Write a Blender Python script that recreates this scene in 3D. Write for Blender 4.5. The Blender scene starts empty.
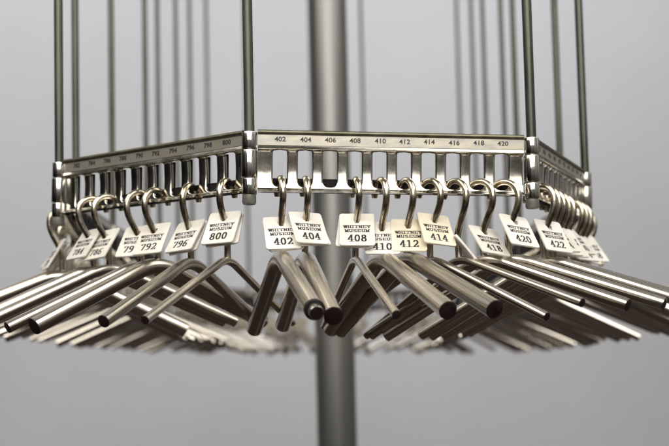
import bpy, bmesh, math, random
from mathutils import Vector, Matrix
random.seed(11)
C = bpy.context.scene.collection
SC = bpy.context.scene
R = math.radians
U = 0.0012            # one working unit = 1.2 mm
EYE = 1.40            # camera height, metres
TOP = 234.0           # top of the ring of panels, units above the eye

# ------------------------------------------------------------------ camera
cam_d = bpy.data.cameras.new('camera'); cam = bpy.data.objects.new('camera', cam_d); C.objects.link(cam)
cam.location = (0, 0, EYE)
PITCH = 4.0
cam.rotation_euler = (R(90 + PITCH), 0, 0)
cam_d.sensor_width = 36; cam_d.lens = 36 * 1100 / 669
cam_d.shift_y = (365 - 223 - 1100 * math.tan(R(PITCH))) / 669
cam_d.clip_start = 0.05; cam_d.clip_end = 200
cam_d.dof.use_dof = True; cam_d.dof.focus_distance = 1.31; cam_d.dof.aperture_fstop = 4.2
SC.camera = cam
# ------------------------------------------------------------------ world, lamps, exposure
w = bpy.data.worlds.new('World'); SC.world = w; w.use_nodes = True
nt = w.node_tree; bg = nt.nodes['Background']
tc = nt.nodes.new('ShaderNodeTexCoord'); sx = nt.nodes.new('ShaderNodeSeparateXYZ')
rp = nt.nodes.new('ShaderNodeValToRGB'); mr = nt.nodes.new('ShaderNodeMapRange')
mr.inputs[1].default_value = -1; mr.inputs[2].default_value = 1
nt.links.new(tc.outputs['Generated'], sx.inputs[0]); nt.links.new(sx.outputs['Z'], mr.inputs[0])
nt.links.new(mr.outputs[0], rp.inputs[0])
wm = nt.nodes.new('ShaderNodeMapping'); wm.inputs['Scale'].default_value = (1, 1, .45); wm.inputs['Location'].default_value = (.37, .1, .2)
wn = nt.nodes.new('ShaderNodeTexNoise'); wn.inputs['Scale'].default_value = 2.6; wn.inputs['Detail'].default_value = 1.5
wr = nt.nodes.new('ShaderNodeMapRange'); wr.inputs[1].default_value = .40; wr.inputs[2].default_value = .62; wr.inputs[3].default_value = .22; wr.inputs[4].default_value = 2.0
wx = nt.nodes.new('ShaderNodeMixRGB'); wx.blend_type = 'MULTIPLY'; wx.inputs[0].default_value = 1
nt.links.new(tc.outputs['Generated'], wm.inputs[0]); nt.links.new(wm.outputs[0], wn.inputs['Vector']); nt.links.new(wn.outputs[0], wr.inputs[0])
nt.links.new(rp.outputs[0], wx.inputs[1]); nt.links.new(wr.outputs[0], wx.inputs[2]); 
dk = nt.nodes.new('ShaderNodeMapRange'); dk.interpolation_type = 'SMOOTHSTEP'
dk.inputs[1].default_value = -.95; dk.inputs[2].default_value = -.45; dk.inputs[3].default_value = .12; dk.inputs[4].default_value = 1
wy = nt.nodes.new('ShaderNodeMixRGB'); wy.blend_type = 'MULTIPLY'; wy.inputs[0].default_value = 1
nt.links.new(sx.outputs['X'], dk.inputs[0]); nt.links.new(wx.outputs[0], wy.inputs[1]); nt.links.new(dk.outputs[0], wy.inputs[2])
nt.links.new(wy.outputs[0], bg.inputs[0])
e = rp.color_ramp.elements
e[0].position = 0.0; e[0].color = (.012, .009, .008, 1)
e[1].position = 1.0; e[1].color = (.36, .35, .33, 1)
for p, c in ((.46, (.035, .026, .022, 1)), (.54, (.10, .095, .09, 1)), (.70, (.26, .25, .235, 1))):
    k = e.new(p); k.color = c
bg.inputs[1].default_value = 1.1

def lamp(loc, sx_, sy_, power, col, target=None, spread=180):
    d = bpy.data.lights.new('ceiling_lamp', 'AREA'); d.shape = 'RECTANGLE'; d.size = sx_; d.size_y = sy_
    d.energy = power; d.color = col; d.spread = R(spread)
    o = bpy.data.objects.new('ceiling_lamp', d); C.objects.link(o); o.location = loc
    t = Vector(target if target else (loc[0], loc[1], 0)) - Vector(loc)
    o.rotation_euler = t.to_track_quat('-Z', 'Y').to_euler()
    return o
lamp((-1.9, 0.3, 3.8), 3.0, 2.0, 29, (1, .96, .89), (-.2, 1.5, 1.5), 120)
lamp((1.8, 0.6, 3.9), 3.0, 2.0, 26, (1, .96, .89), (.2, 1.5, 1.5), 120)
lamp((0.1, -1.7, 3.5), 4.2, 2.4, 58, (1, .965, .91), (0, 1.3, 1.5), 110)
lamp((-.8, 4.5, 6.4), 8.0, .8, 116, (.962, .966, 1), (-.8, 6.6, 2.2), 92)
SC.view_settings.view_transform = 'Standard'; SC.view_settings.look = 'None'
SC.view_settings.exposure = 0; SC.view_settings.gamma = 1; SC.view_settings.use_curve_mapping = False

# ------------------------------------------------------------------ materials
def mat(name, col, rough=.4, metal=0., rvar=0., cvar=0., scale=40., bump=0., stretch=(1, 1, 1), col2=None, rand=0.):
    m = bpy.data.materials.new(name); m.use_nodes = True
    n = m.node_tree; b = n.nodes['Principled BSDF']
    b.inputs['Base Color'].default_value = (*col, 1); b.inputs['Roughness'].default_value = rough
    b.inputs['Metallic'].default_value = metal
    if rvar or cvar or bump:
        t = n.nodes.new('ShaderNodeTexCoord'); mp = n.nodes.new('ShaderNodeMapping'); mp.inputs['Scale'].default_value = stretch
        nz = n.nodes.new('ShaderNodeTexNoise'); nz.inputs['Scale'].default_value = scale
        nz.inputs['Detail'].default_value = 6; nz.inputs['Roughness'].default_value = .65
        oi = n.nodes.new('ShaderNodeObjectInfo'); ad = n.nodes.new('ShaderNodeVectorMath'); ad.operation = 'ADD'
        ml = n.nodes.new('ShaderNodeMath'); ml.operation = 'MULTIPLY'; ml.inputs[1].default_value = 7.3
        n.links.new(oi.outputs['Random'], ml.inputs[0])
        n.links.new(t.outputs['Object'], mp.inputs[0]); n.links.new(mp.outputs[0], ad.inputs[0]); n.links.new(ml.outputs[0], ad.inputs[1])
        n.links.new(ad.outputs[0], nz.inputs['Vector'])
        if rvar:
            q = n.nodes.new('ShaderNodeMapRange'); q.inputs[1].default_value = .3; q.inputs[2].default_value = .7
            q.inputs[3].default_value = max(.02, rough - rvar); q.inputs[4].default_value = rough + rvar
            n.links.new(nz.outputs[0], q.inputs[0]); n.links.new(q.outputs[0], b.inputs['Roughness'])
        if cvar:
            q = n.nodes.new('ShaderNodeValToRGB'); q.color_ramp.elements[0].position = .35; q.color_ramp.elements[1].position = .68
            c2 = col2 if col2 else tuple(x * (1 - cvar) for x in col)
            q.color_ramp.elements[0].color = (*c2, 1); q.color_ramp.elements[1].color = (*col, 1)
            n.links.new(nz.outputs[0], q.inputs[0])
            last = q.outputs[0]
            if rand:
                hv = n.nodes.new('ShaderNodeHueSaturation'); mq = n.nodes.new('ShaderNodeMapRange')
                mq.inputs[3].default_value = 1 - rand; mq.inputs[4].default_value = 1 + rand
                n.links.new(oi.outputs['Random'], mq.inputs[0]); n.links.new(mq.outputs[0], hv.inputs['Value'])
                n.links.new(last, hv.inputs['Color']); last = hv.outputs[0]
            n.links.new(last, b.inputs['Base Color'])
        if bump:
            bp = n.nodes.new('ShaderNodeBump'); bp.inputs['Strength'].default_value = bump; bp.inputs['Distance'].default_value = .001
            n.links.new(nz.outputs[0], bp.inputs['Height']); n.links.new(bp.outputs[0], b.inputs['Normal'])
    return m
M = {}
M['chrome'] = mat('chrome', (.68, .66, .60), .14, 1, .07, .3, 30, .10, (1, 1, 1), (.46, .43, .37))
M['knuckle'] = mat('knuckle_chrome', (.74, .72, .67), .11, 1, .06, .25, 60, .03)
M['strip'] = mat('satin_nickel', (.36, .353, .33), .36, .7, .10, .22, 38, .04, (1, 1, 3), (.50, .46, .36))
M['rim'] = mat('dull_rim', (.20, .19, .13), .42, .9, .1, .4, 60)
M['rod'] = mat('rod_metal', (.11, .115, .092), .34, .75, .12, .45, 30, .05, (1, 1, .2))
M['pole'] = mat('pole_steel', (.26, .26, .245), .36, .75, .08, .22, 14, 0, (1, 1, .05))
M['tube'] = mat('brushed_tube', (.72, .665, .58), .25, 1, .03, .08, 14, 0, (1, 1, 1), None, .10)
M['hook'] = mat('hook_wire', (.67, .62, .53), .20, 1, .08, .4, 70, .04, (1, 1, 1), (.42, .355, .25))
M['cap'] = mat('dark_plug', (.016, .008, .008), .42, 0, .15, .4, 80)
M['ring'] = mat('rubber_ring', (.012, .011, .011), .5, 0, .1, .3, 80)
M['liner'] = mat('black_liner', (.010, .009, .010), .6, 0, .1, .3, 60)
M['gcap'] = mat('grey_cap', (.24, .24, .21), .5, .5, .1, .3, 60)
M['white'] = mat('tag_plastic', (.80, .785, .745), .38, 0, .12, .11, 26, .05, (1, 1, 1), (.66, .62, .54), .05)
M['cream'] = mat('yellowed_plastic', (.75, .70, .57), .40, 0, .12, .2, 24, .05, (1, 1, 1), (.66, .58, .43), .03)
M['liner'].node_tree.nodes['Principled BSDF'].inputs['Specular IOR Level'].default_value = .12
M['ink'] = mat('ink', (.022, .022, .024), .5)
M['wall'] = mat('painted_wall', (.618, .62, .627), .75, 0, .05, .07, .9, .02)
M['floor'] = mat('dark_floor', (.042, .028, .023), .55, 0, .1, .4, 5)

M['floor'].node_tree.nodes['Principled BSDF'].inputs['Specular IOR Level'].default_value = .08
# ------------------------------------------------------------------ helpers
def V(x, y, z): return Vector((x, y, z)) * U
def obj(name, verts, faces, m, parent=None, smooth=40):
    me = bpy.data.meshes.new(name); me.from_pydata([tuple(v) for v in verts], [], faces); me.validate()
    bm = bmesh.new(); bm.from_mesh(me); bmesh.ops.remove_doubles(bm, verts=bm.verts, dist=1e-6)
    bmesh.ops.recalc_face_normals(bm, faces=bm.faces); bm.to_mesh(me); bm.free()
    me.materials.append(M[m])
    if smooth:
        for p in me.polygons: p.use_smooth = True
        me.set_sharp_from_angle(angle=R(smooth))
    return link(name, me, parent)
def link(name, me, parent=None):
    o = bpy.data.objects.new(name, me); C.objects.link(o)
    if parent: o.parent = parent
    return o
def thing(name, label, cat, loc=(0, 0, 0), group=None):
    o = bpy.data.objects.new(name, None); C.objects.link(o); o.location = loc
    o.empty_display_size = .02
    o['label'] = label; o['category'] = cat
    if group: o['group'] = group
    return o
def tube(path, r, n=16, closed_ends=True, radii=None):
    """path of Vectors (metres) -> verts, faces of a round bar"""
    vs, fs = [], []
    t0 = (path[1] - path[0]).normalized()
    a = Vector((0, 1, 0)) if abs(t0.y) < .9 else Vector((1, 0, 0))
    nrm = (a - t0 * a.dot(t0)).normalized()
    for i, p in enumerate(path):
        if i == 0: t = (path[1] - path[0])
        elif i == len(path) - 1: t = path[-1] - path[-2]
        else: t = (path[i + 1] - path[i]).normalized() + (path[i] - path[i - 1]).normalized()
        t.normalize()
        nrm = (nrm - t * nrm.dot(t)).normalized(); bn = t.cross(nrm)
        rr = radii[i] if radii else r
        for k in range(n):
            an = 2 * math.pi * k / n
            vs.append(p + (nrm * math.cos(an) + bn * math.sin(an)) * rr)
    for i in range(len(path) - 1):
        for k in range(n):
            q = (k + 1) % n
            fs.append((i * n + k, i * n + q, (i + 1) * n + q, (i + 1) * n + k))
    if closed_ends:
        fs.append(tuple(range(n))); fs.append(tuple((len(path) - 1) * n + k for k in range(n)))
    return vs, fs
def lathe(prof, n=24):
    """prof: (radius, z) list in units round the z axis"""
    vs, fs = [], []
    for r, z in prof:
        for k in range(n):
            an = 2 * math.pi * k / n; vs.append(V(r * math.cos(an), r * math.sin(an), z))
    for i in range(len(prof) - 1):
        for k in range(n):
            q = (k + 1) % n; fs.append((i * n + k, i * n + q, (i + 1) * n + q, (i + 1) * n + k))
    fs.append(tuple(range(n))); fs.append(tuple((len(prof) - 1) * n + k for k in range(n)))
    return vs, fs
def box(x0, x1, y0, y1, z0, z1):
    vs = [V(x, y, z) for z in (z0, z1) for y in (y0, y1) for x in (x0, x1)]
    return vs, [(0, 1, 3, 2), (4, 5, 7, 6), (0, 1, 5, 4), (2, 3, 7, 6), (0, 2, 6, 4), (1, 3, 7, 5)]
def join(*parts):
    vs, fs = [], []
    for v, f in parts:
        o = len(vs); vs += list(v); fs += [tuple(i + o for i in q) for q in f]
    return vs, fs

# ---- lettering
_tc = {}
def text_mesh(s, size, xs=1.0, off=0.0):
    """flat text from the built-in face, centred, units; returns verts (x, y) and faces"""
    key = (s, size, xs, off)
    if key in _tc: return _tc[key]
    cu = bpy.data.curves.new('lettering', 'FONT'); cu.body = s; cu.size = size; cu.align_x = 'CENTER'; cu.align_y = 'CENTER'
    cu.offset = off; cu.resolution_u = 3
    o = bpy.data.objects.new('lettering', cu); C.objects.link(o)
    dg = bpy.context.evaluated_depsgraph_get(); me = bpy.data.meshes.new_from_object(o.evaluated_get(dg))
    r = ([(v.co.x * xs, v.co.y) for v in me.vertices], [tuple(p.vertices) for p in me.polygons])
    bpy.data.objects.remove(o); bpy.data.curves.remove(cu); bpy.data.meshes.remove(me)
    _tc[key] = r
    return r
def ell(cx, cy, rx, ry, a0=0, a1=360, n=16):
    return [(cx + rx * math.cos(R(a0 + (a1 - a0) * i / n)), cy + ry * math.sin(R(a0 + (a1 - a0) * i / n))) for i in range(n + 1)]
GL = {
 '0': [ell(.3, .5, .21, .46)],
 '1': [[(.3, .04), (.3, .96)], [(.3, .96), (.12, .84)], [(.08, .04), (.52, .04)]],
 '2': [ell(.3, .70, .20, .26, 165, -30, 10) + [(.10, .08)], [(.08, .06), (.52, .06), (.53, .22)]],
 '3': [ell(.28, .73, .20, .23, 160, -90, 10), ell(.28, .27, .23, .23, 90, -160, 10)],
 '4': [[(.40, .04), (.40, .96)], [(.40, .96), (.05, .30), (.56, .30)], [(.24, .04), (.56, .04)]],
 '5': [[(.50, .95), (.14, .95), (.12, .52)], ell(.28, .30, .22, .26, 130, -160, 12)],
 '6': [ell(.3, .29, .21, .25), ell(.44, .40, .35, .56, 178, 75, 8)],
 '7': [[(.08, .76), (.10, .92), (.54, .92), (.54, .92), (.26, .04)], [(.10, .90), (.52, .90)]],
 '8': [ell(.3, .735, .17, .21), ell(.3, .27, .215, .23)],
 '9': [ell(.3, .71, .21, .25), ell(.16, .60, .35, .56, -2, -105, 8)],
}
def _l(*strokes): return [list(q) for q in strokes]
def _sf(x, y, w=.17): return [(x - w, y), (x + w, y)]
GL.update({
 'W': _l([(.02, 1), (.28, 0)], [(.28, 0), (.52, .9)], [(.52, .9), (.76, 0)], [(.76, 0), (1.02, 1)], _sf(.04, 1, .14), _sf(.52, 1, .1), _sf(1.0, 1, .14)),
 'H': _l([(.16, 0), (.16, 1)], [(.86, 0), (.86, 1)], [(.16, .5), (.86, .5)], _sf(.16, 0), _sf(.16, 1), _sf(.86, 0), _sf(.86, 1)),
 'I': _l([(.5, 0), (.5, 1)], _sf(.5, 0, .24), _sf(.5, 1, .24)),
 'T': _l([(.5, 0), (.5, 1)], [(.04, .8), (.04, 1), (.96, 1), (.96, .8)], _sf(.5, 0, .22)),
 'N': _l([(.16, 0), (.16, 1)], [(.16, 1), (.86, 0)], [(.86, 0), (.86, 1)], _sf(.16, 0), _sf(.12, 1), _sf(.86, 1)),
 'E': _l([(.18, 0), (.18, 1)], [(.04, 0), (.92, 0), (.92, .22)], [(.04, 1), (.9, 1), (.9, .8)], [(.18, .5), (.66, .5)]),
 'Y': _l([(.06, 1), (.5, .45)], [(.96, 1), (.5, .45)], [(.5, .45), (.5, 0)], _sf(.1, 1), _sf(.9, 1), _sf(.5, 0, .22)),
 'M': _l([(.12, 0), (.12, 1)], [(.12, 1), (.5, .1)], [(.5, .1), (.9, 1)], [(.9, 0), (.9, 1)], _sf(.12, 0, .14), _sf(.06, 1, .12), _sf(.9, 0, .14), _sf(.96, 1, .12)),
 'U': _l([(.16, 1), (.16, .3)], ell(.51, .3, .35, .3, 180, 360, 8), [(.86, .3), (.86, 1)], _sf(.16, 1), _sf(.86, 1)),
 'S': _l(ell(.5, .74, .36, .26, 30, 270, 9), ell(.5, .25, .4, .25, 90, -150, 9)),
})
def hull(pts):
    pts = sorted(set(pts))
    def half(ps):
        h = []
        for p in ps:
            while len(h) > 1 and (h[-1][0] - h[-2][0]) * (p[1] - h[-2][1]) - (h[-1][1] - h[-2][1]) * (p[0] - h[-2][0]) <= 1e-9: h.pop()
            h.append(p)
        return h
    a = half(pts); b = half(pts[::-1]); return a[:-1] + b[:-1]
def digits(s, h, pw=.075, ph=.028, adv=.70, wid=.6):
    vs, fs = [], []
    cut = lambda c: .34 if c == 'I' else 0
    tot = sum(adv - cut(c) for c in s); x0 = -tot / 2 + (adv - wid) / 2
    for ch in s:
        x0 -= cut(ch) / 2
        for st in GL[ch]:
            for p, q in zip(st, st[1:]):
                pts = [(round(x + sx_ * pw, 5), round(y + sy_ * ph, 5)) for x, y in (p, q) for sx_ in (-1, 1) for sy_ in (-1, 1)]
                hp = hull(pts); o = len(vs)
                vs += [((x0 + x) * h, (y - .5) * h) for x, y in hp]; fs.append(tuple(range(o, o + len(hp))))
        x0 += adv - cut(ch) / 2
    return vs, fs

# ------------------------------------------------------------------ setting
vs = [(-9, 6.6, -.0), (9, 6.6, 0), (9, 6.6, 6), (-9, 6.6, 6)]
wl = obj('wall', vs, [(0, 1, 2, 3)], 'wall', smooth=0); wl['kind'] = 'structure'
fl = obj('floor', [(-9, -4, 0), (9, -4, 0), (9, 6.6, 0), (-9, 6.6, 0)], [(0, 1, 2, 3)], 'floor', smooth=0); fl['kind'] = 'structure'

# ------------------------------------------------------------------ where the hinge posts stand (x, depth, height offset), units
HINGE = [(-86, 1100, 0), (204.6, 1129, 0), (321, 1395, 10),
         (352, 1690, 6), (338, 1990, 3), (368, 2310, 0), (374, 2620, 0), (388, 2930, 0), (391, 3280, 0),
         (108, 3570, 0), (-62, 3600, 0), (-272, 3500, 0),
         (-376, 3320, 0), (-391, 3035, 0), (-391, 2755, 0), (-393, 2470, 0), (-368, 2150, 0), (-376, 1855, 0), (-369, 1560, 0),
         (-321, 1270, 0)]
NP = len(HINGE); PL = 291.0; PITCHX = 25.5; FIRST = 31.0
def hp(i): x, y, dz = HINGE[i % NP]; return Vector((x, y, TOP + dz))

rack = thing('coat_rack', 'ring of hinged chrome rack panels with numbered slots, hung on thin dark rods', 'coat rack', (0, 2.7, EYE))
RO = Vector((0, 2.7, EYE))

# ---- panel meshes (shared)
SL_T, SL_B, SW = -19.0, -56.8, 7.2
def depth(z):
    def ss(a, b, x): t = min(1, max(0, (x - a) / (b - a))); return t * t * (3 - 2 * t)
    d = 3.6 * ss(-18.4, -21, z) * (1 - ss(-57.5, -61, z))
    d += 1.0 * math.sin(math.pi * min(1, max(0, (-21 - z) / 37))) ** 1.5
    d -= 1.7 * min(1, max(0, (-14.8 - z) / 3.2)) * (1 - ss(-17.9, -19.4, z))   # flared lip over the slots
    d -= 1.6 * ss(-60.3, -61.4, z)                           # small lip along the bottom
    return d
zr = [-14.6, -15.4, -16, -16.6, -17.2, -17.8, -18.4, -19, -19.3, -19.9, -20.8, -22, -23.2, -24.4, -25.5, -28, -32, -37, -42, -46]
zr += [-47, -48, -49, -50, -51, -52, -53, -53.8, -54.5, -55.1, -55.6, -56, -56.3, -56.6, -56.8, -57.1, -57.6, -58.3, -59, -59.8, -60.3, -60.7, -61, -61.4, -62, -62.6, -63]
def hw(z):
    if z >= SL_T or z <= SL_B: return 0.0
    if z > SL_T - 2: t = (SL_T - z) / 2; return SW - 2 + 2 * math.sqrt(max(0, 1 - (1 - t) ** 2))
    if z < SL_B + SW: t = (SL_B + SW - z) / SW; return SW * math.sqrt(max(0, 1 - t * t))
    return SW
def panel_body():
    vs, fs = [], []
    TH = 2.2
    def quad(x0a, x1a, x0b, x1b, za, zb, of=(0, 0, 0, 0)):
        ya, yb = depth(za), depth(zb)
        o = len(vs)
        for k in range(2):
            g_ = TH * k; vs.extend([V(x0a, ya + g_ + of[0], za), V(x1a, ya + g_ + of[1], za), V(x1b, yb + g_ + of[3], zb), V(x0b, yb + g_ + of[2], zb)])
        fs.append((o, o + 1, o + 2, o + 3)); fs.append((o + 4, o + 5, o + 6, o + 7))
        return o
    for za, zb in zip(zr, zr[1:]):
        cells = [(8.5, FIRST - PITCHX / 2, None)]
        for k in range(10):
            c = FIRST + PITCHX * k; cells.append((c - PITCHX / 2, c + PITCHX / 2, c))
        cells.append((FIRST + 9.5 * PITCHX, PL - 8.5, None))
        for a, b, c in cells:
            if c is None:
                o = quad(a, b, a, b, za, zb)
                if a < 9: fs.append((o, o + 3, o + 7, o + 4))
                else: fs.append((o + 1, o + 2, o + 6, o + 5))
            else:
                ha, hb = hw(za), hw(zb)
                wa, wb = min(1, ha / 5), min(1, hb / 5)
                st_ = (0, .55, 1.3, 2.5); of = (1.5, .62, .15, 0)
                for sg in (-1, 1):
                    ed = a if sg < 0 else b
                    for q in range(3):
                        o = quad(c + sg * (ha + st_[q]), c + sg * (ha + st_[q + 1]), c + sg * (hb + st_[q]), c + sg * (hb + st_[q + 1]), za, zb, (of[q] * wa, of[q + 1] * wa, of[q] * wb, of[q + 1] * wb))
                        if q == 0 and (ha or hb): fs.append((o, o + 3, o + 7, o + 4))
                    quad(c + sg * (ha + 2.5), ed, c + sg * (hb + 2.5), ed, za, zb)
    return vs, fs
pb = obj('panel', *panel_body(), 'chrome', smooth=50)
bx = box(8.5, PL - 8.5, -.5, 2.2, -14.6, -2.2)
st = obj('label_strip', *bx, 'strip', smooth=0)
bv = [V(8.0, -2.2, -2.4), V(8.0, 3.2, -2.4)]
rm = obj('rolled_rim', *tube([V(8.2, .2, -1.4), V(PL / 2, .2, -1.4), V(PL - 8.2, .2, -1.4)], 2.7 * U, 12), 'rim')
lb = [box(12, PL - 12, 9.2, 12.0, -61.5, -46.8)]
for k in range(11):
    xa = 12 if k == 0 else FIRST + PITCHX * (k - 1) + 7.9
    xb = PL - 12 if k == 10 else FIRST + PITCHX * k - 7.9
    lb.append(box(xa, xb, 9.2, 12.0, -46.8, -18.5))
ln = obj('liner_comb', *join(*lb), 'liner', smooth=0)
me_panel, me_strip, me_rim, me_liner = pb.data, st.data, rm.data, ln.data
for o in (pb, st, rm, ln): bpy.data.objects.remove(o)
# ---- hinge meshes (shared)
def kn(z0, z1, r): return lathe([(r - .4, z0), (r - .1, z0 - .12), (r, z0 - .4), (r, z1 + .4), (r - .1, z1 + .12), (r - .4, z1)], 36)
h1 = obj('hinge', *join(kn(.8, -16.4, 7.7), kn(-17.8, -45.3, 8.3), kn(-46.8, -62.6, 7.7),
         tube([V(0, 0, 0), V(0, 0, -62)], 6.0 * U, 20)), 'knuckle')
h2 = obj('end_cap', *lathe([(5, -62.8), (7.0, -63.2), (7.2, -70.5), (6.2, -72.6), (3, -73)], 24), 'gcap')
me_hinge, me_cap = h1.data, h2.data
bpy.data.objects.remove(h1); bpy.data.objects.remove(h2)
# rods: all lean a touch to the left, as the whole frame does
LEAN = math.tan(R(1.35))
me_rod = None
frames = []
for i in range(NP):
    a, b = hp(i), hp(i + 1)
    ln_ = (b - a).length
    ex = (b - a).normalized(); ez = Vector((0, 0, 1)); ez = (ez - ex * ez.dot(ex)).normalized(); ey = ez.cross(ex)
    if ey.dot(Vector((0, 2250, 0)) + Vector((0, 0, TOP)) - a) < 0: print('panel faces inward', i)
    m = Matrix((ex, ey, ez)).transposed().to_4x4(); m.translation = (a + ez * 3) * U + Vector((0, 0, EYE)) - RO
    sc = ln_ / PL
    mm = m @ Matrix.Diagonal((sc, 1, 1, 1))
    p = link('panel', me_panel, rack); p.matrix_local = mm
    s = link('label_strip', me_strip, p); link('rolled_rim', me_rim, p); link('liner_comb', me_liner, p)
    # slot numbers
    nv, nf = [], []
    for k in range(10):
        tv, tf = text_mesh(str(402 + 20 * i + 2 * k), 6.7, 1.14, .11)
        o = len(nv); cx = FIRST + PITCHX * k + random.uniform(-.4, .4); cz = -8.6 + random.uniform(-.3, .3)
        nv += [V(cx + x, -.85, cz + y) for x, y in tv]; nf += [tuple(q + o for q in f) for f in tf]
    obj('slot_numbers', nv, nf, 'ink', p, smooth=0)
    frames.append((a, ex, ey, ez, sc, math.degrees(math.atan2(-ey.x, ey.y))))
    h = link('hinge', me_hinge, rack); h.location = a * U + Vector((0, 0, EYE)) - RO; h.rotation_euler = (0, 0, random.uniform(0, 6))
    cp = link('end_cap', me_cap, h)
    if me_rod is None:
        L = 1500
        ro = obj('hanging_rod', *tube([V(0, 0, -3), V(-LEAN * L * .5, 0, L * .5), V(-LEAN * L, 0, L)], 5.2 * U, 16), 'rod')
        me_rod = ro.data; bpy.data.objects.remove(ro)
    r_ = link('hanging_rod', me_rod, rack); r_.location = h.location

# ---- centre pole
pole = thing('steel_pole', 'thick upright grey steel pole in the middle, out of focus behind the numbered panels', 'pole', (-.002, 2.7, 0))
zt = EYE / U + 1700
pv = [V(LEAN * (EYE / U + 150 - z), 0, z) for z in (8, 1000, zt)]
obj('pole_shaft', *tube(pv, 40.5 * U, 40), 'pole', pole)
fv, ff = lathe([(150, 0), (150, 10), (146, 14), (60, 18), (52, 40), (44, 44)], 48)
sh = LEAN * (EYE / U + 150) * U
obj('floor_flange', [Vector((v.x + sh, v.y, v.z)) for v in fv], ff, 'pole', pole)

# ------------------------------------------------------------------ hangers and tags
SILL = TOP - 49.0     # where a hook rests, on the liner behind the slot
APEX = 106.0                # axis of the bent bar at its top
RW = 3.5
def hook_path():
    Rr = 16.0; zc = SILL + RW - Rr - APEX
    pts = [(Rr * math.cos(R(a)), zc + Rr * math.sin(R(a))) for a in range(180, -1, -12)]
    p0, p1, p2, p3 = (Rr, zc), (Rr, zc - 16), (3.0, zc - 25), (0, zc - 42)
    for i in range(1, 15):
        t = i / 14; u_ = 1 - t
        pts.append((u_**3 * p0[0] + 3 * u_ * u_ * t * p1[0] + 3 * u_ * t * t * p2[0] + t**3 * p3[0],
                    u_**3 * p0[1] + 3 * u_ * u_ * t * p1[1] + 3 * u_ * t * t * p2[1] + t**3 * p3[1]))
    pts.append((0, 0))
    return pts
HP = hook_path()
ARM, DROP = 152.0, 62.0
def bar_path(r, bend):
    """outward is -y; from inner end over the apex to the outer end"""
    sl = DROP / ARM; th = math.atan(sl)
    t = bend * math.tan(th / 2) ; pts = []
    pts.append((-ARM, -DROP)); pts.append((-ARM * .5, -DROP * .5 ))
    # round the apex with an arc of radius 'bend'
    n = 10
    zc = -bend
    arc = [(bend * math.sin(a), zc + bend * math.cos(a)) for a in [th * (2 * i / n - 1) for i in range(n + 1)]]
    pts[1] = (arc[0][0] - .5 * (ARM + arc[0][0]), arc[0][1] - .5 * (arc[0][1] + DROP))
    pts += arc
    pts.append((-pts[1][0], pts[1][1])); pts.append((ARM, -DROP))
    return pts
def P3(s, z): return V(0, -s, z)
kinds = {'thick': (8.7, 58), 'medium': (6.2, 54), 'thin': (4.2, 42)}
MESH = {}
hv, hf = tube([P3(s, z) for s, z in HP], RW * U, 12, True, [RW * U * (.75 if i == 0 else 1) for i in range(len(HP))])
o = obj('hook', hv, hf, 'hook'); MESH['hook'] = o.data; bpy.data.objects.remove(o)
for kd, (r, bend) in kinds.items():
    path = bar_path(r, bend)
    o = obj('bent_bar', *tube([P3(s, z) for s, z in path], r * U, 28 if kd != 'thin' else 20, False), 'tube', smooth=60)
    MESH[kd] = o.data; bpy.data.objects.remove(o)
    th = math.atan2(path[-1][1] - path[-2][1], path[-1][0] - path[-2][0])
    def capm(sg, ext=0.35, rr=1.0):
        d = (math.cos(th) * sg, math.sin(th)); e_ = (ARM * sg, -DROP)
        prof = [(-3, r * .97), (-.15, r * .97), (ext, r * .93 * rr), (ext + .25, r * .7), (ext + .3, r * .1)]
        return tube([P3(e_[0] + d[0] * q, e_[1] + d[1] * q) for q, _ in prof], r * U, 24, True, [x * U for _, x in prof])
    for nm, sg in (('outer', 1), ('inner', -1)):
        o = obj('end_plug', *capm(sg), 'cap'); MESH[kd + nm] = o.data; bpy.data.objects.remove(o)
# stepped outer end of the hanger in slot 402
r = kinds['thick'][0]; path = bar_path(*kinds['thick']); th = math.atan2(path[-1][1] - path[-2][1], path[-1][0] - path[-2][0])
def along(prof, n=28):
    d = (math.cos(th), math.sin(th))
    return tube([P3(ARM + d[0] * q, -DROP + d[1] * q) for q, _ in prof], r * U, n, True, [x * U for _, x in prof])
o = obj('end_ring', *along([(-2, r * 1.0), (-1.9, r * 1.09), (1.8, r * 1.09), (2.2, r * .98), (2.2, r * .6)]), 'ring'); MESH['ring'] = o.data; bpy.data.objects.remove(o)
o = obj('end_sleeve', *along([(1.5, r * .76), (9.6, r * .76), (10.0, r * .73), (10.0, r * .68)]), 'tube'); MESH['sleeve'] = o.data; bpy.data.objects.remove(o)
o = obj('end_plug', *along([(9.9, r * .67), (10.15, r * .66), (10.3, r * .2)]), 'cap'); MESH['sleeveplug'] = o.data; bpy.data.objects.remove(o)

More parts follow.
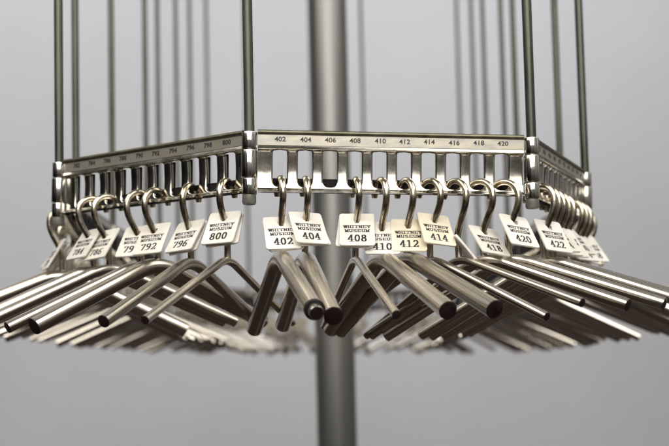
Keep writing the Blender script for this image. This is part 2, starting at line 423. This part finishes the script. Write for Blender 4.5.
# ---- tag mesh: local x right, z up, front is -y, origin at the hole
TW, TH_, TT = 35.5, 43.5, 2.3
def tag_mesh():
    n = 32; hx, z0, z1, rc = TW / 2, -TH_ + 10, 10, 3.2
    out = []
    for cx, cz, a0 in ((hx - rc, z1 - rc, 0), (-hx + rc, z1 - rc, 90), (-hx + rc, z0 + rc, 180), (hx - rc, z0 + rc, 270)):
        for k in range(8):
            a = R(a0 + 90 * k / 7); out.append((cx + rc * math.cos(a), cz + rc * math.sin(a)))
    hole = []
    for x, z in out:
        a = math.atan2(z, x); hole.append((3.9 * math.cos(a), 3.9 * math.sin(a)))
    cxm, czm = 0, (z0 + z1) / 2
    def shr(p, d): 
        l = math.hypot(p[0] - cxm, p[1] - czm); return (p[0] - (p[0] - cxm) / l * d, p[1] - (p[1] - czm) / l * d)
    rings = [(hole, -TT / 2), ([shr(p, .5) for p in out], -TT / 2), (out, -TT / 2 + .45), (out, TT / 2 - .45), ([shr(p, .5) for p in out], TT / 2), (hole, TT / 2)]
    vs = [V(x, y, z) for rg, y in rings for x, z in rg]; fs = []
    for i in range(6):
        j = (i + 1) % 6
        for k in range(n):
            q = (k + 1) % n; fs.append((i * n + k, i * n + q, j * n + q, j * n + k))
    return vs, fs
for m_ in ('white', 'cream'):
    o = obj('number_tag', *tag_mesh(), m_, smooth=35); MESH['tag' + m_] = o.data; bpy.data.objects.remove(o)
LET = {}
def letter_mesh(num):
    if num in LET: return LET[num]
    vs, fs = [], []
    for (tv, tf), dz in ((digits('WHITNEY', 3.3, .145, .085, 1.24, 1.0), -8.6), (digits('MUSEUM', 3.3, .145, .085, 1.26, 1.0), -14.0), (digits(str(num), 9.4, .09, .032, .70), -24.0)):
        o = len(vs); vs += [V(x, -TT / 2 - .18, dz + y) for x, y in tv]; fs += [tuple(q + o for q in f) for f in tf]
    o = obj('printed_lettering', vs, fs, 'ink', smooth=0); LET[num] = o.data; bpy.data.objects.remove(o)
    return LET[num]

GH, GT = 'coat hangers hooked along the rack', 'number tags threaded on the hanger hooks'
def slot_point(i, k):
    a, ex, ey, ez, sc, yaw = frames[i]
    p = a + ex * (FIRST + PITCHX * k) * sc + ey * .8
    return p
def hang(i, k, kind, yaw, label, roll=0., dz=0.):
    """one hanger in slot k of panel i; yaw turns its outer arm (degrees, right positive)"""
    p = slot_point(i, k) + frames[i][3] * (-49.0)
    base = p + Matrix.Rotation(R(yaw), 3, 'Z') @ Matrix.Rotation(R(roll), 3, 'X') @ Vector((0, 0, APEX - SILL + dz))
    t = thing('coat_hanger', label, 'coat hanger', base * U + Vector((0, 0, EYE)), GH)
    t.rotation_euler = (R(roll), 0, R(yaw))
    link('hook', MESH['hook'], t)
    b = link('bent_bar', MESH[kind], t)
    if (i, k) == (0, 0):
        q = link('end_ring', MESH['ring'], b); s = link('end_sleeve', MESH['sleeve'], b); s['label'] = 'narrow steel sleeve poking out of the black ring'
        link('end_plug', MESH['sleeveplug'], b)
    else: link('end_plug', MESH[kind + 'outer'], b)
    link('end_plug', MESH[kind + 'inner'], b)
    return t
def tag(t, num, label, hz=36., tilt=34., dyaw=0., twist=0., m_='white', letters=True, push=0.):
    """thread a tag on hanger t with its hole hz units above the bar axis"""
    # hook offset at that height
    hz += 3
    best = min(HP[10:], key=lambda q: abs(q[1] - hz)); s = best[0] + push
    g = link('number_tag', MESH['tag' + m_]); g['label'] = label; g['category'] = 'tag'; g['group'] = GT
    yaw = t.rotation_euler.z + R(dyaw)
    rot = Matrix.Rotation(yaw, 4, 'Z') @ Matrix.Rotation(R(-tilt), 4, 'X') @ Matrix.Rotation(R(twist), 4, 'Y')
    rot.translation = t.location + Matrix.Rotation(t.rotation_euler.z, 3, 'Z') @ P3(s, hz)
    g.matrix_world = rot
    if letters: link('printed_lettering', letter_mesh(num), g)
    return g

# front panel: slot, kind, yaw, tag height, tag tilt, extra tag yaw, twist, plastic, label bits
FRONT = [
 (402, 'thick', (14, -1.5), 32, 36, -8, -4, 'white', 'thick steel hanger ending in a black ring, tagged 402', 'white tag reading 402, half behind the tag reading 404'),
 (404, 'thick', (11, 0.5), 37, 38, 12, 1, 'white', 'thick steel hanger tagged 404, just right of the ringed one', 'white tag reading 404 at the left of the front panel'),
 (408, 'thin', (12.5, 0), 36, 36, -12, 0, 'white', 'thin wire hanger under the white tag reading 408', 'white square tag reading 408 in front of a spare tag'),
 (410, 'thick', (20, -1.5), 28, 36, -20, 0, 'white', 'thick steel hanger tagged 410, left of the two wide tube ends', 'white tag reading 410, its left part behind tag 408'),
 (412, 'thick', (26.5, -2), 31, 36, -26, 0, 'cream', 'thick steel hanger under the yellowed tag reading 412', 'yellowed tag reading 412 beside the white tag 410'),
 (414, 'thin', (39, 0), 37, 38, -16, 6, 'cream', 'thin wire hanger under the cream tag reading 414', 'cream tag reading 414 with its right side leaning outward'),
 (416, 'thin', (38.5, -4.5), 14, 40, 55, 0, 'white', 'thin wire hanger with a long bare hook between tags 414 and 418', 'tag turned edge-on at the foot of the bare hook, left of tag 418'),
 (418, 'medium', (50, -4.2), 25, 44, -14, 8, 'white', 'medium steel hanger under the low white tag reading 418', 'white tag reading 418, hanging low and partly behind tag 420'),
 (420, 'medium', (57.5, -5), 36, 38, -26, 6, 'white', 'medium steel hanger under the white tag reading 420', 'white tag reading 420 at the right end of the front panel'),
]
for num, kd, yaw, hz, tilt, dy, tw, m_, lb, lt in FRONT:
    k = (num - 402) // 2
    t = hang(0, k, kd, yaw[0], lb, yaw[1])
    tag(t, num, lt, hz, tilt, dy, tw, m_)
    if num in (402, 404, 408):
        tag(t, num, 'spare white tag tucked behind the tag reading %d' % num, hz - 1.5, tilt + 1, dy + (-3 if num == 408 else 2), tw + (-5 if num != 408 else 4), 'white', False, -3.2)
# left panel (slots 782 to 800)
LEFT = [
 (784, 'medium', (-66, 2.5), 36, 36, 22, -4, 'white', 'medium steel hanger tagged 784 beside the left hinge', 'white tag reading 784, narrow and nearest the left hinge'),
 (786, 'medium', (-60, 2.5), 34, 36, 20, -5, 'white', 'medium steel hanger tagged 786, second from the left hinge', 'white tag reading 786, slanting, second from the left hinge'),
 (790, 'medium', (-52, 2.5), 34, 36, 30, -2, 'white', 'medium steel hanger tagged 790 with its end out of the picture', 'white tag reading 790, its right part behind tag 792'),
 (792, 'thick', (-43.5, 2.5), 35, 36, 20, -4, 'white', 'thick steel hanger tagged 792, widest on the left side', 'white tag reading 792 overlapping the tag reading 790'),
 (796, 'medium', (-24.5, 1.5), 34, 38, -10, -5, 'white', 'medium steel hanger tagged 796 with a dark round end', 'white tag reading 796 just left of the tag reading 800'),
 (800, 'thin', (-23.5, 1.5), 39, 36, 2, -3, 'white', 'thin wire hanger tagged 800 beside the middle hinge', 'white tag reading 800 beside the middle hinge'),
]
for num, kd, yaw, hz, tilt, dy, tw, m_, lb, lt in LEFT:
    k = (num - 782) // 2
    t = hang(19, k, kd, yaw[0], lb, yaw[1])
    tag(t, num, lt, hz, tilt, dy, tw, m_)
    if num in (796, 800): tag(t, num, 'spare white tag tucked behind the tag reading %d' % num, hz - 1.5, tilt, dy + 2, tw - 4, 'white', False, -3.2)
# right panel (slots 422 to 440), seen from its end
ORD = ['first', 'second', 'third', 'fourth', 'fifth', 'sixth', 'seventh', 'eighth', 'ninth']
for n_, k in enumerate([0, 1, 2, 3, 4, 6, 7, 8]):
    num = 422 + 2 * k
    t = hang(1, k, 'medium' if n_ != 5 else 'thin', 58 + n_ * 1.3 + random.uniform(-2, 2), '%s steel hanger back from the right hinge, on the side panel' % ORD[n_], -4.5 + random.uniform(-1, 1))
    tag(t, num, '%s white tag back from the right hinge, on the side panel' % ORD[n_], 31 + random.uniform(-5, 5), 38 + random.uniform(-4, 6), -26 + random.uniform(-10, 10), random.uniform(-4, 8), 'white')
# the runs going back on both sides and round the far end
for i in range(2, 19):
    yn = frames[i][5]
    if i <= 8: side = 'blurred row going back along the rack\'s right side'
    elif i <= 11: side = 'blurred row across the rack\'s far end'
    else: side = 'blurred row going back along the rack\'s left side'
    for k in range(10):
        if random.random() < (.45 if 8 <= i <= 11 else .10): continue
        kd = random.choices(['thick', 'medium', 'thin'], [.35, .45, .2])[0]
        sgn = 12 if i > 11 else (-12 if i <= 8 else 0)
        t = hang(i, k, kd, yn + sgn + random.uniform(-8, 8), 'steel coat hanger in the %s' % side, random.uniform(-2.0, 2.0))
        tag(t, 402 + 20 * i + 2 * k, 'pale number tag in the %s' % side, 33 + random.uniform(-5, 4), 36 + random.uniform(-6, 8),
            random.uniform(-18, 18), random.uniform(-8, 8), random.choice(['white', 'white', 'cream']))
